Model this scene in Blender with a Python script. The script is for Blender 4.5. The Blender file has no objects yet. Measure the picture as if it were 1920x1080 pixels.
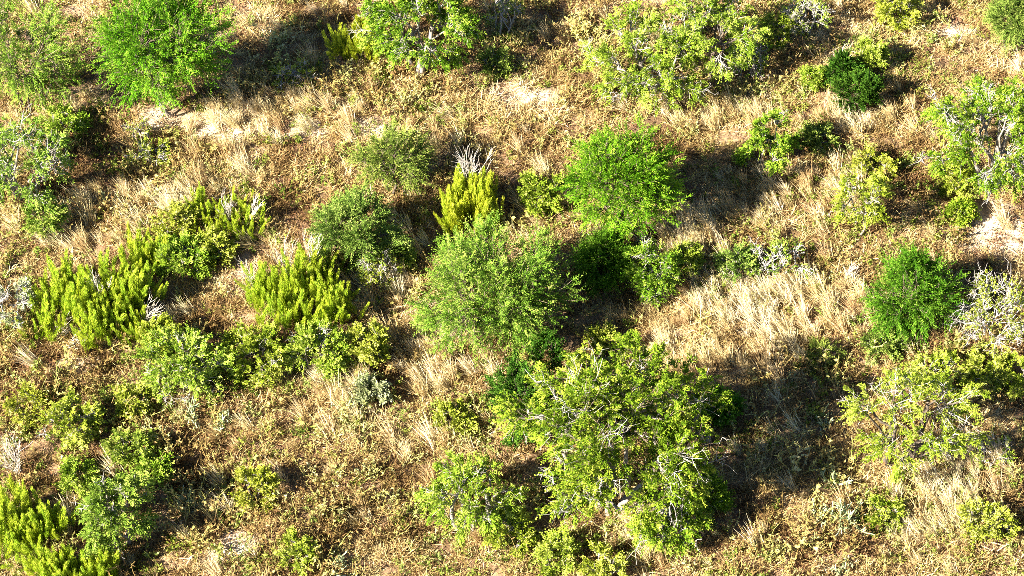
import bpy, math
import numpy as np
from mathutils import Vector

# ------------------------------------------------------------------ camera, sky, sun, exposure
sc = bpy.context.scene
col = sc.collection
PITCH, DIST = math.radians(50), 58.0
cam_d = bpy.data.cameras.new('camera')
cam_d.sensor_width = 36.0
cam_d.lens = 18.0 / math.tan(math.radians(12))
cam_d.clip_end = 2000.0
cam = bpy.data.objects.new('camera', cam_d)
cam.location = (0, -DIST * math.cos(PITCH), DIST * math.sin(PITCH))
cam.rotation_euler = (math.pi / 2 - PITCH, 0, 0)
col.objects.link(cam)
sc.camera = cam

SUN_EL = math.radians(34)
SHX, SHY = 0.856, 0.517                      # the way shadows fall on the ground
w = bpy.data.worlds.new('World'); sc.world = w; w.use_nodes = True
nt = w.node_tree
sky = nt.nodes.new('ShaderNodeTexSky'); sky.sky_type = 'NISHITA'; sky.sun_disc = False
sky.sun_elevation = SUN_EL; sky.dust_density = 0.0; sky.air_density = 0.55; sky.ozone_density = 2.0; sky.altitude = 250.0
sky.sun_rotation = math.atan2(-SHX, -SHY)
bg = nt.nodes['Background']; bg.inputs['Strength'].default_value = 0.05
nt.links.new(sky.outputs[0], bg.inputs[0])
sd = bpy.data.lights.new('sun', 'SUN'); sd.energy = 5.0; sd.angle = math.radians(0.5); sd.color = (1.0, 0.93, 0.80)
so = bpy.data.objects.new('sun', sd); col.objects.link(so)
so.rotation_euler = Vector((SHX * math.cos(SUN_EL), SHY * math.cos(SUN_EL), -math.sin(SUN_EL))).to_track_quat('-Z', 'Y').to_euler()
so.location = (-30, -20, 30)
vs = sc.view_settings
vs.view_transform = 'Standard'; vs.look = 'None'; vs.gamma = 1.0; vs.use_curve_mapping = False
vs.exposure = 2.3
cy = sc.cycles
cy.use_denoising = False
cy.max_bounces = 2; cy.diffuse_bounces = 1; cy.glossy_bounces = 1; cy.transmission_bounces = 1; cy.transparent_max_bounces = 2
cy.filter_width = 0.8
cy.debug_use_spatial_splits = True
sc.render.filter_size = 0.8

# ------------------------------------------------------------------ helpers
rng = np.random.default_rng(7)

def lattice(ix, iy, seed):
    h = (ix.astype(np.int64) * 374761393 + iy.astype(np.int64) * 668265263 + seed * 144665) & 0xffffffff
    h = ((h ^ (h >> 13)) * 1274126177) & 0xffffffff
    return ((h ^ (h >> 16)) & 0xffff) / 65535.0

def vnoise(x, y, scale, seed=0):
    x = np.asarray(x, float) / scale; y = np.asarray(y, float) / scale
    ix = np.floor(x); iy = np.floor(y); fx = x - ix; fy = y - iy
    fx = fx * fx * (3 - 2 * fx); fy = fy * fy * (3 - 2 * fy)
    ix = ix.astype(np.int64); iy = iy.astype(np.int64)
    a = lattice(ix, iy, seed); b = lattice(ix + 1, iy, seed); c = lattice(ix, iy + 1, seed); d = lattice(ix + 1, iy + 1, seed)
    return (a * (1 - fx) + b * fx) * (1 - fy) + (c * (1 - fx) + d * fx) * fy

def fbm(x, y, scale, seed=0):
    return (vnoise(x, y, scale, seed) * 0.5 + vnoise(x, y, scale * 0.5, seed + 1) * 0.3 + vnoise(x, y, scale * 0.25, seed + 2) * 0.2)

def height(x, y):
    return (fbm(x, y, 9.0, 50) - 0.5) * 0.5 + (fbm(x, y, 1.7, 60) - 0.5) * 0.34

def norm(v):
    return v / np.maximum(np.linalg.norm(v, axis=-1, keepdims=True), 1e-9)

class Geo:
    """collects quads"""
    def __init__(self): self.v = []; self.q = []; self.a = []; self.n = 0
    def add(self, v, q, a):
        self.v.append(v.reshape(-1, 3)); self.q.append(q.reshape(-1, 4) + self.n); self.a.append(np.broadcast_to(a, (len(self.v[-1]),)) if np.ndim(a) == 0 else a.reshape(-1)); self.n += len(self.v[-1])
    def mesh(self, name, mat, smooth=False):
        me = bpy.data.meshes.new(name)
        v = np.concatenate(self.v).astype(np.float32); q = np.concatenate(self.q).astype(np.int32); a = np.concatenate(self.a).astype(np.float32)
        me.vertices.add(len(v)); me.vertices.foreach_set('co', v.ravel())
        me.loops.add(q.size); me.loops.foreach_set('vertex_index', q.ravel())
        me.polygons.add(len(q)); me.polygons.foreach_set('loop_start', np.arange(len(q), dtype=np.int32) * 4)
        if smooth: me.polygons.foreach_set('use_smooth', np.ones(len(q), bool))
        at = me.attributes.new('var', 'FLOAT', 'POINT'); at.data.foreach_set('value', a)
        me.update(calc_edges=True)
        me.materials.append(mat)
        return me
    def build(self, name, mat, parent=None, smooth=False):
        if not self.v: return None
        o = bpy.data.objects.new(name, self.mesh(name, mat, smooth)); col.objects.link(o)
        if parent: o.parent = parent
        return o

def leaves(g, B, Dv, Sv, L, W, a, bend=0.0):
    """kite-shaped leaves from base points B along Dv, side Sv"""
    n = len(B)
    L = np.broadcast_to(L, (n,))[:, None]; W = np.broadcast_to(W, (n,))[:, None]
    N = np.cross(Dv, Sv)
    mid = B + Dv * L * 0.45
    v = np.stack([B, mid + Sv * W * 0.5 + N * W * 0.18, B + Dv * L - N * L * bend, mid - Sv * W * 0.5 + N * W * 0.18], 1)
    q = np.arange(n * 4).reshape(n, 4)
    g.add(v, q, np.repeat(np.broadcast_to(a, (n,)), 4))

def tubes(g, Pp, R, sides=4, a=0.5):
    """Pp (N,m,3) polylines, R (N,m) radii"""
    N, m, _ = Pp.shape
    T = norm(np.gradient(Pp, axis=1))
    ref = np.zeros_like(T); ref[..., 0] = 0.31; ref[..., 1] = 0.95; ref[..., 2] = 0.1
    u = norm(np.cross(T, ref)); v = np.cross(T, u)
    ang = np.arange(sides) / sides * 2 * np.pi
    ring = Pp[:, :, None, :] + R[:, :, None, None] * (np.cos(ang)[None, None, :, None] * u[:, :, None, :] + np.sin(ang)[None, None, :, None] * v[:, :, None, :])
    idx = np.arange(N * m * sides).reshape(N, m, sides)
    nx = np.roll(idx, -1, 2)
    q = np.stack([idx[:, :-1], nx[:, :-1], nx[:, 1:], idx[:, 1:]], -1)
    aa = np.repeat(np.broadcast_to(a, (N,)), m * sides)
    g.add(ring, q, aa)

def wiggle(r, A, Bp, m, amp, sag=0.0):
    """N wandering polylines of m points from A to Bp"""
    N = len(A)
    t = np.linspace(0, 1, m)[None, :, None]
    L = np.linalg.norm(Bp - A, axis=1)[:, None, None]
    Pp = A[:, None] + (Bp - A)[:, None] * t
    w1 = r.normal(size=(N, 1, 3)); w2 = r.normal(size=(N, 1, 3)); w3 = r.normal(size=(N, 1, 3))
    Pp = Pp + L * amp * (w1 * np.sin(np.pi * t) + 0.6 * w2 * np.sin(2 * np.pi * t) + 0.35 * w3 * np.sin(3.5 * np.pi * t) * np.sin(np.pi * t))
    Pp[..., 2] += (L * sag * np.sin(np.pi * t))[..., 0]
    return Pp

def sprays(g, r, A, Dv, Ls, k, leafL, leafW, droop=0.15, spread=0.9, var=None, taper=0.5):
    """leafy shoots: each a bent axis carrying k leaves to both sides"""
    n = len(A)
    up = np.array([0, 0, 1.0])
    S = norm(np.cross(Dv, up) + r.normal(size=(n, 3)) * 0.6)
    S = norm(S - Dv * np.sum(S * Dv, 1, keepdims=True))
    t = (np.arange(k) + 0.7) / k
    t = t[None, :] + r.uniform(-0.4, 0.4, (n, k)) / k
    Lk = Ls[:, None]
    pos = A[:, None] + Dv[:, None] * (Lk * t)[..., None]
    pos[..., 2] -= droop * Lk * t * t
    pos += r.normal(size=pos.shape) * (0.04 * Lk)[..., None]
    ax = Dv[:, None] + np.zeros((n, k, 1)); ax = ax.copy(); ax[..., 2] -= 2 * droop * t
    sgn = np.where(np.arange(k) % 2 == 0, 1.0, -1.0)[None, :, None]
    N3 = np.cross(Dv, S)[:, None]
    d = norm(ax * r.uniform(0.5, 1.1, (n, k, 1)) + S[:, None] * sgn * spread * r.uniform(0.5, 1.1, (n, k, 1)) + N3 * r.normal(size=(n, k, 1)) * 0.28)
    s = norm(np.cross(d, N3 + r.normal(size=d.shape) * 0.3))
    LL = leafL * (1 - taper * t) * r.uniform(0.7, 1.25, (n, k))
    WW = leafW * r.uniform(0.7, 1.3, (n, k)) * np.ones_like(t)
    if var is None: var = r.uniform(0, 1, n)
    a = np.clip(var[:, None] + r.normal(size=(n, k)) * 0.13 + (t - 0.5) * 0.25, 0, 1)
    leaves(g, pos.reshape(-1, 3), d.reshape(-1, 3), s.reshape(-1, 3), LL.reshape(-1), WW.reshape(-1), a.reshape(-1))

# ------------------------------------------------------------------ materials
def ramp(nt, fac, stops):
    n = nt.nodes.new('ShaderNodeValToRGB')
    el = n.color_ramp.elements
    while len(el) < len(stops): el.new(0.5)
    for e, (p, c) in zip(el, stops): e.position = p; e.color = (*c, 1)
    nt.links.new(fac, n.inputs[0])
    return n.outputs[0]

def leaf_mat(name, stops, translucent=0.3, gloss=0.0, instanced=False, hue=0.014, rough=0.45):
    m = bpy.data.materials.new(name); m.use_nodes = True
    nt = m.node_tree; nt.nodes.clear(); L = nt.links.new
    out = nt.nodes.new('ShaderNodeOutputMaterial')
    at = nt.nodes.new('ShaderNodeAttribute'); at.attribute_name = 'var'
    fac = at.outputs['Fac']
    if instanced:
        ai = nt.nodes.new('ShaderNodeAttribute'); ai.attribute_type = 'INSTANCER'; ai.attribute_name = 'tint'
        # instance tint shifts the blade's place on the ramp
        mm = nt.nodes.new('ShaderNodeMath'); mm.operation = 'MULTIPLY_ADD'; mm.inputs[1].default_value = 0.45
        L(fac, mm.inputs[0]); m2 = nt.nodes.new('ShaderNodeMath'); m2.operation = 'MULTIPLY_ADD'
        m2.inputs[1].default_value = 0.78; m2.inputs[2].default_value = -0.115
        L(ai.outputs['Fac'], m2.inputs[0]); L(m2.outputs[0], mm.inputs[2]); fac = mm.outputs[0]
    c = ramp(nt, fac, stops)
    oi = nt.nodes.new('ShaderNodeObjectInfo')
    hs = nt.nodes.new('ShaderNodeHueSaturation')
    mp = nt.nodes.new('ShaderNodeMapRange'); mp.inputs['To Min'].default_value = 0.5 - hue; mp.inputs['To Max'].default_value = 0.5 + hue
    L(oi.outputs['Random'], mp.inputs['Value']); L(mp.outputs[0], hs.inputs['Hue']); L(c, hs.inputs['Color'])
    c = hs.outputs[0]
    d = nt.nodes.new('ShaderNodeBsdfDiffuse'); L(c, d.inputs[0])
    sh = d.outputs[0]
    if translucent:
        t = nt.nodes.new('ShaderNodeBsdfTranslucent'); L(c, t.inputs[0])
        mx = nt.nodes.new('ShaderNodeMixShader'); mx.inputs[0].default_value = translucent
        L(sh, mx.inputs[1]); L(t.outputs[0], mx.inputs[2]); sh = mx.outputs[0]
    if gloss:
        gl = nt.nodes.new('ShaderNodeBsdfGlossy'); gl.inputs['Roughness'].default_value = rough; gl.inputs['Color'].default_value = (1, 1, 0.95, 1)
        mx = nt.nodes.new('ShaderNodeMixShader'); mx.inputs[0].default_value = gloss
        L(sh, mx.inputs[1]); L(gl.outputs[0], mx.inputs[2]); sh = mx.outputs[0]
    L(sh, out.inputs[0])
    return m

def bark_mat(name, c0, c1, scale=9.0):
    m = bpy.data.materials.new(name); m.use_nodes = True
    nt = m.node_tree; L = nt.links.new
    p = nt.nodes['Principled BSDF']; p.inputs['Roughness'].default_value = 0.85; p.inputs['Specular IOR Level'].default_value = 0.2
    tc = nt.nodes.new('ShaderNodeTexCoord')
    nz = nt.nodes.new('ShaderNodeTexNoise'); nz.inputs['Scale'].default_value = scale; nz.inputs['Detail'].default_value = 5
    L(tc.outputs['Object'], nz.inputs['Vector'])
    c = ramp(nt, nz.outputs[0], [(0.3, c0), (0.7, c1)])
    L(c, p.inputs['Base Color'])
    b = nt.nodes.new('ShaderNodeBump'); b.inputs['Strength'].default_value = 0.5; b.inputs['Distance'].default_value = 0.01
    L(nz.outputs[0], b.inputs['Height']); L(b.outputs[0], p.inputs['Normal'])
    return m

M = {}
M['fea_bright'] = leaf_mat('feathery_bright_leaf', [(0, (.05, .15, 0.006)), (.5, (.15, .33, 0.014)), (1, (.38, .54, 0.056))], .3)
M['fea_green'] = leaf_mat('feathery_green_leaf', [(0, (.06, .15, 0.014)), (.5, (.17, .33, 0.034)), (1, (.42, .54, 0.099))], .3)
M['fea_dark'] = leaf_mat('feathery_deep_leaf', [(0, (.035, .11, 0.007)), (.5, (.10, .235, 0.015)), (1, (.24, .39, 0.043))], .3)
M['fea_grey'] = leaf_mat('feathery_grey_leaf', [(0, (.07, .12, 0.019)), (.5, (.185, .27, 0.042)), (1, (.40, .46, 0.105))], .25)
M['mesq'] = leaf_mat('mesquite_leaf', [(0, (.04, .10, 0.006)), (.5, (.175, .305, 0.019)), (1, (.47, .57, 0.074))], .3)
M['mesq_pale'] = leaf_mat('mesquite_pale_leaf', [(0, (.12, .19, 0.012)), (.5, (.31, .40, 0.037)), (1, (.57, .60, 0.118))], .35)
M['mesq_cool'] = leaf_mat('mesquite_cool_leaf', [(0, (.09, .17, 0.019)), (.5, (.24, .36, 0.043)), (1, (.46, .53, 0.112))], .35)
M['lime'] = leaf_mat('plume_leaf', [(0, (.17, .28, .010)), (.5, (.40, .54, .028)), (1, (.68, .76, .11))], .4)
M['lime_gold'] = leaf_mat('plume_gold_leaf', [(0, (.22, .28, .010)), (.5, (.46, .54, .028)), (1, (.70, .73, .11))], .4)
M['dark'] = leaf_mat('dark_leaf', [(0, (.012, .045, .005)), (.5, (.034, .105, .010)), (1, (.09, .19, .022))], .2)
M['shrub'] = leaf_mat('shrub_leaf', [(0, (.10, .18, 0.011)), (.5, (.28, .39, 0.034)), (1, (.60, .66, 0.130))], .3)
M['shrub_yel'] = leaf_mat('shrub_yellow_leaf', [(0, (.14, .20, 0.012)), (.5, (.35, .42, 0.043)), (1, (.64, .66, 0.149))], .3)
M['sage'] = leaf_mat('sage_leaf', [(0, (.17, .22, .08)), (.5, (.35, .40, .18)), (1, (.58, .60, .36))], .2)
M['cactus'] = leaf_mat('cactus_skin', [(0, (.18, .25, .10)), (.5, (.33, .40, .18)), (1, (.56, .58, .34))], 0, .04)
M['bark'] = bark_mat('grey_bark', (.16, .13, .10), (.36, .32, .27))
M['bark_dark'] = bark_mat('dark_bark', (.05, .04, .03), (.15, .115, .085))
M['twig'] = bark_mat('pale_twig', (.27, .24, .21), (.54, .50, .45))
M['twig_brown'] = bark_mat('brown_twig', (.14, .10, .07), (.30, .23, .17))
M['deadwood'] = bark_mat('bleached_stem', (.46, .40, .33), (.78, .70, .60))
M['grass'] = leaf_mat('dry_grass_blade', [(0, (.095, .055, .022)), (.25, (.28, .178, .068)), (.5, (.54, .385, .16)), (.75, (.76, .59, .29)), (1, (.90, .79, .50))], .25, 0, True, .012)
M['straw'] = leaf_mat('straw_blade', [(0, (.32, .195, .08)), (.4, (.66, .475, .225)), (.7, (.84, .68, .37)), (1, (.92, .82, .56))], .3, 0, True, .01)
M['weed'] = leaf_mat('weed_leaf', [(0, (.08, .045, .02)), (.25, (.26, .165, .065)), (.45, (.52, .37, .13)), (.6, (.56, .46, .16)), (.8, (.48, .48, .14)), (1, (.68, .66, .32))], .3, 0, True, .015)
M['herb'] = leaf_mat('herb_leaf', [(0, (.07, .11, .015)), (.4, (.20, .26, .035)), (.7, (.36, .42, .09)), (1, (.52, .56, .20))], .3, 0, True, .02)
M['litter'] = leaf_mat('litter_flake', [(0, (.07, .033, .02)), (.4, (.20, .095, .05)), (.7, (.38, .23, .12)), (1, (.66, .52, .34))], .1, 0, True, .01)

def tag(o, label=None, cat=None, group=None, kind=None):
    if label: o['label'] = label
    if cat: o['category'] = cat
    if group: o['group'] = group
    if kind: o['kind'] = kind
    return o

# ------------------------------------------------------------------ ground sheet
def ground():
    def axis(lo, hi, step, far):
        core = np.arange(lo, hi + 1e-6, step)
        ext = np.array([1.5, 4, 9, 20, 45, 100, 220, far])
        return np.concatenate([lo - ext[::-1], core, hi + ext])
    xs = axis(-20, 20, 0.125, 500); ys = axis(-14, 16, 0.125, 500)
    X, Y = np.meshgrid(xs, ys, indexing='xy')
    Z = height(X, Y)
    fine = (vnoise(X, Y, 0.3, 70) - 0.5) * 0.05
    core = (np.abs(X) <= 20) & (Y >= -14) & (Y <= 16)
    Z = Z + np.where(core, fine, 0)
    v = np.stack([X, Y, Z], -1)
    ny, nx = X.shape
    idx = np.arange(nx * ny).reshape(ny, nx)
    q = np.stack([idx[:-1, :-1], idx[:-1, 1:], idx[1:, 1:], idx[1:, :-1]], -1)
    g = Geo(); g.add(v, q, 0.5)
    m = bpy.data.materials.new('dry_soil'); m.use_nodes = True
    nt = m.node_tree; L = nt.links.new
    p = nt.nodes['Principled BSDF']; p.inputs['Roughness'].default_value = 0.95; p.inputs['Specular IOR Level'].default_value = 0.1
    tc = nt.nodes.new('ShaderNodeTexCoord')
    def noise(s, d=6):
        n = nt.nodes.new('ShaderNodeTexNoise'); n.inputs['Scale'].default_value = s; n.inputs['Detail'].default_value = d
        L(tc.outputs['Object'], n.inputs['Vector']); return n.outputs[0]
    big = ramp(nt, noise(0.35), [(.35, (.16, .098, .055)), (.52, (.29, .19, .11)), (.68, (.45, .32, .20))])
    small = ramp(nt, noise(7.0), [(.3, (.35, .30, .26)), (.6, (1, 1, 1))])
    mx = nt.nodes.new('ShaderNodeMix'); mx.data_type = 'RGBA'; mx.blend_type = 'MULTIPLY'; mx.inputs[0].default_value = 0.8
    L(big, mx.inputs[6]); L(small, mx.inputs[7])
    # bleached bare caliche patches
    acc = None
    for (c, rx, ry) in BARE:
        sub = nt.nodes.new('ShaderNodeVectorMath'); sub.operation = 'SUBTRACT'; sub.inputs[1].default_value = (c[0], c[1], 0)
        L(tc.outputs['Object'], sub.inputs[0])
        sca = nt.nodes.new('ShaderNodeVectorMath'); sca.operation = 'MULTIPLY'; sca.inputs[1].default_value = (0.8 / rx, 0.8 / ry, 0); L(sub.outputs[0], sca.inputs[0])
        ln = nt.nodes.new('ShaderNodeVectorMath'); ln.operation = 'LENGTH'; L(sca.outputs[0], ln.inputs[0])
        mr = nt.nodes.new('ShaderNodeMapRange'); mr.inputs['From Min'].default_value = 0.5; mr.inputs['From Max'].default_value = 1.25; mr.inputs['To Min'].default_value = 1; mr.inputs['To Max'].default_value = 0
        L(ln.outputs['Value'], mr.inputs['Value'])
        if acc is None: acc = mr.outputs[0]
        else:
            ad = nt.nodes.new('ShaderNodeMath'); ad.operation = 'MAXIMUM'; L(acc, ad.inputs[0]); L(mr.outputs[0], ad.inputs[1]); acc = ad.outputs[0]
    pn = nt.nodes.new('ShaderNodeMath'); pn.operation = 'MULTIPLY'; L(acc, pn.inputs[0])
    L(ramp(nt, noise(3.0), [(.35, (.15,) * 3), (.55, (1,) * 3)]), pn.inputs[1])
    mx2 = nt.nodes.new('ShaderNodeMix'); mx2.data_type = 'RGBA'; L(pn.outputs[0], mx2.inputs[0])
    L(mx.outputs[2], mx2.inputs[6]); mx2.inputs[7].default_value = (.66, .54, .38, 1)
    L(mx2.outputs[2], p.inputs['Base Color'])
    b = nt.nodes.new('ShaderNodeBump'); b.inputs['Strength'].default_value = 0.9; b.inputs['Distance'].default_value = 0.04
    L(noise(12.0), b.inputs['Height']); L(b.outputs[0], p.inputs['Normal'])
    o = g.build('ground', m, smooth=True)
    tag(o, 'dry sandy brown soil under the brush and grass', 'ground', kind='structure')

# patches: (centre, radius across, radius away)
BARE = [((0.34, 6.37), 0.64, 0.37), ((-7.39, 5.10), 0.67, 0.47), ((11.69, 8.73), 0.44, 0.33), ((-3.60, 5.23), 0.62, 0.30),
        ((11.91, 1.71), 0.90, 0.70), ((-6.12, -7.53), 0.46, 0.37), ((-8.99, 5.48), 0.64, 0.37), ((-10.12, -2.45), 0.51, 0.33),
        ((2.96, 4.21), 0.51, 0.30), ((-5.43, 5.14), 0.77, 0.33)]
STRAW = [((6.23, -0.83), 2.44, 1.04), ((6.88, 2.68), 1.79, 0.94), ((4.77, 5.61), 1.54, 0.50), ((9.66, -6.46), 1.41, 0.94),
         ((3.81, -0.99), 0.90, 0.84), ((-1.12, -2.45), 1.41, 0.87), ((0.66, 2.41), 0.90, 0.50), ((3.43, -7.25), 0.90, 0.67),
         ((-3.82, -3.54), 0.90, 0.84), ((-1.69, -5.21), 0.71, 0.84), ((7.99, 3.30), 1.03, 0.67), ((-2.15, -1.32), 0.77, 1.00),
         ((-9.23, 2.41), 1.41, 0.60), ((-5.87, 5.61), 1.79, 0.67), ((5.24, -2.60), 1.41, 0.60), ((4.45, 1.71), 0.77, 1.00),
         ((10.16, -5.21), 1.15, 0.84), ((-7.22, 3.66), 1.15, 0.67), ((-10.84, 1.53), 1.15, 0.44), ((8.57, 5.33), 1.03, 0.44), ((-3.07, -0.33), 0.77, 1.51)]
WEED = [((0.98, 8.63), 1.41, 1.67), ((-3.58, 6.56), 1.92, 0.84), ((-0.14, 4.77), 1.67, 0.77), ((-4.29, -6.53), 2.69, 2.01),
        ((1.92, 6.28), 1.28, 1.00), ((-3.90, -4.61), 1.41, 1.00), ((-10.35, -3.70), 1.79, 1.67), ((-8.10, -4.00), 1.41, 1.34),
        ((10.51, -7.25), 1.41, 1.34), ((-8.42, 3.66), 1.41, 1.34), ((-5.80, 6.85), 1.41, 0.84), ((-1.47, -4.16), 0.90, 1.00),
        ((-10.38, 9.65), 1.54, 0.50), ((7.44, -7.25), 1.41, 1.00), ((-2.86, -6.53), 1.28, 1.84), ((7.05, 6.85), 1.03, 0.84), ((11.21, 9.44), 1.41, 0.67), ((-11.73, -1.65), 0.77, 1.51)]
RED = [((-7.39, -5.06), 1.03, 0.84), ((-11.22, -2.60), 0.77, 0.77), ((5.11, -6.75), 1.15, 1.00), ((-3.24, -2.60), 0.77, 1.00),
       ((5.76, -7.60), 2.05, 0.67), ((-7.69, -1.65), 0.77, 0.67), ((3.52, 4.77), 0.90, 0.44), ((-10.42, 3.66), 1.15, 1.00), ((9.89, 3.66), 1.15, 1.00), ((-5.28, 2.59), 0.77, 1.00), ((-11.25, 2.76), 1.15, 1.00)]

GREEN = [((-10.17, -4.16), 1.41, 1.00), ((-8.59, -5.21), 1.15, 0.84), ((-5.78, -5.66), 0.77, 0.84), ((-4.86, -2.76), 1.28, 0.67), ((-6.67, -3.39), 1.15, 0.84),
         ((10.12, -2.45), 1.67, 0.84), ((9.23, 8.03), 1.03, 0.84), ((10.11, 7.05), 0.90, 0.67), ((9.10, 3.85), 1.15, 0.84), ((-0.86, -4.00), 0.90, 0.84),
         ((0.47, -7.53), 1.54, 0.84), ((3.91, -6.96), 0.90, 0.84), ((-12.22, 5.14), 1.03, 1.00), ((-11.71, 1.19), 0.77, 1.17), ((6.12, 1.28), 1.41, 0.60),
         ((7.47, -2.76), 1.03, 0.84), ((8.34, -6.53), 0.77, 0.84), ((10.57, -6.82), 1.15, 0.84), ((-5.79, 6.66), 0.90, 0.67), ((-8.87, 4.21), 1.15, 0.84),
         ((-6.94, 1.71), 1.54, 0.67), ((2.91, 7.05), 0.90, 1.00), ((6.31, 6.08), 1.15, 0.67), ((-0.71, -6.68), 1.54, 1.17), ((10.49, 1.88), 0.77, 0.67), ((-8.82, -2.92), 0.77, 1.00)]

def blob(x, y, lst, seed=0):
    n = (fbm(x, y, 0.9, 300 + seed) - 0.5) * 1.1
    out = np.zeros(len(x))
    for (c, rx, ry) in lst:
        d = np.sqrt(((x - c[0]) / rx) ** 2 + ((y - c[1]) / ry) ** 2) + n
        out = np.maximum(out, np.clip((1.25 - d) / 0.5, 0, 1))
    return out

# ------------------------------------------------------------------ ground cover (stuff)
def blades(r, n, hlen, width, spread, lean, curl, root, segs=3):
    g = Geo()
    az = r.uniform(0, 2 * np.pi, n); tilt = np.abs(r.normal(size=n)) * spread
    d = np.stack([np.cos(az) * np.sin(tilt), np.sin(az) * np.sin(tilt), np.cos(tilt)], 1) + np.array(lean)
    d = norm(d)
    L = hlen * r.uniform(0.5, 1.15, n)
    A = np.stack([r.normal(size=n) * root, r.normal(size=n) * root, np.full(n, -0.02)], 1)
    t = np.linspace(0, 1, segs + 1)[None, :, None]
    bend = np.stack([np.cos(az), np.sin(az), -0.7 * np.ones(n)], 1) * (curl * r.uniform(0.2, 1.3, n))[:, None] + r.normal(size=(n, 3)) * curl * 0.5
    Pp = A[:, None] + d[:, None] * L[:, None, None] * t + bend[:, None] * L[:, None, None] * t * t
    Pp[..., 2] = np.maximum(Pp[..., 2], 0.004 + r.uniform(0, .03, (n, 1)) * t[..., 0])
    T = norm(np.gradient(Pp, axis=1))
    S = norm(np.cross(T, r.normal(size=(n, 1, 3))))
    W = (width * r.uniform(0.6, 1.3, n))[:, None, None] * np.array([0.8, 1.0, 0.75, 0.15, .1, .1])[:segs + 1][None, :, None]
    V = np.stack([Pp - S * W / 2, Pp + S * W / 2], 2)
    idx = np.arange(n * (segs + 1) * 2).reshape(n, segs + 1, 2)
    q = np.stack([idx[:, :-1, 0], idx[:, :-1, 1], idx[:, 1:, 1], idx[:, 1:, 0]], -1)
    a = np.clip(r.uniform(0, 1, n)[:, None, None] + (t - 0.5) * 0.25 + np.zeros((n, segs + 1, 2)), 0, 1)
    g.add(V, q, a)
    return g

def weed(r, h, nst, nleaf, lw, ll, stem_w=0.009):
    g = Geo()
    A = np.stack([r.normal(size=nst) * 0.05, r.normal(size=nst) * 0.05, np.full(nst, -0.02)], 1)
    tip = A + np.stack([r.normal(size=nst) * 0.45, r.normal(size=nst) * 0.45, r.uniform(0.5, 1.1, nst)], 1) * h
    Pp = wiggle(r, A, tip, 5, 0.09)
    tubes(g, Pp, np.linspace(stem_w, stem_w * 0.4, 5)[None] * np.ones((nst, 1)), 3, r.uniform(0.1, 0.9, nst))
    k = nleaf
    i = r.integers(0, nst, k); t = r.uniform(0.25, 1, k) * 3.99
    j = t.astype(int); f = (t - j)[:, None]
    B = Pp[i, j] * (1 - f) + Pp[i, j + 1] * f
    d = norm(r.normal(size=(k, 3)) + np.array([0, 0, 0.4])); s = norm(np.cross(d, r.normal(size=(k, 3))))
    leaves(g, B, d, s, ll * r.uniform(.5, 1.3, k), lw * r.uniform(.5, 1.3, k), r.uniform(0, 1, k), 0.2)
    return g

def flakes(r, n, rad, L, W):
    g = Geo()
    B = np.stack([r.normal(size=n) * rad, r.normal(size=n) * rad, r.uniform(0.005, 0.06, n)], 1)
    d = norm(np.stack([r.normal(size=n), r.normal(size=n), r.normal(size=n) * 0.35], 1)); s = norm(np.cross(d, np.array([0, 0, 1.0]) + r.normal(size=(n, 3)) * 0.5))
    leaves(g, B, d, s, L * r.uniform(.5, 1.4, n), W * r.uniform(.5, 1.4, n), r.uniform(0, 1, n), 0.1)
    return g

def proto_set(name, geos, mat):
    c = bpy.data.collections.new(name)
    for i, g in enumerate(geos):
        o = bpy.data.objects.new('%s_%02d' % (name, i), g.mesh(name, mat)); c.objects.link(o)
    return c

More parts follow.
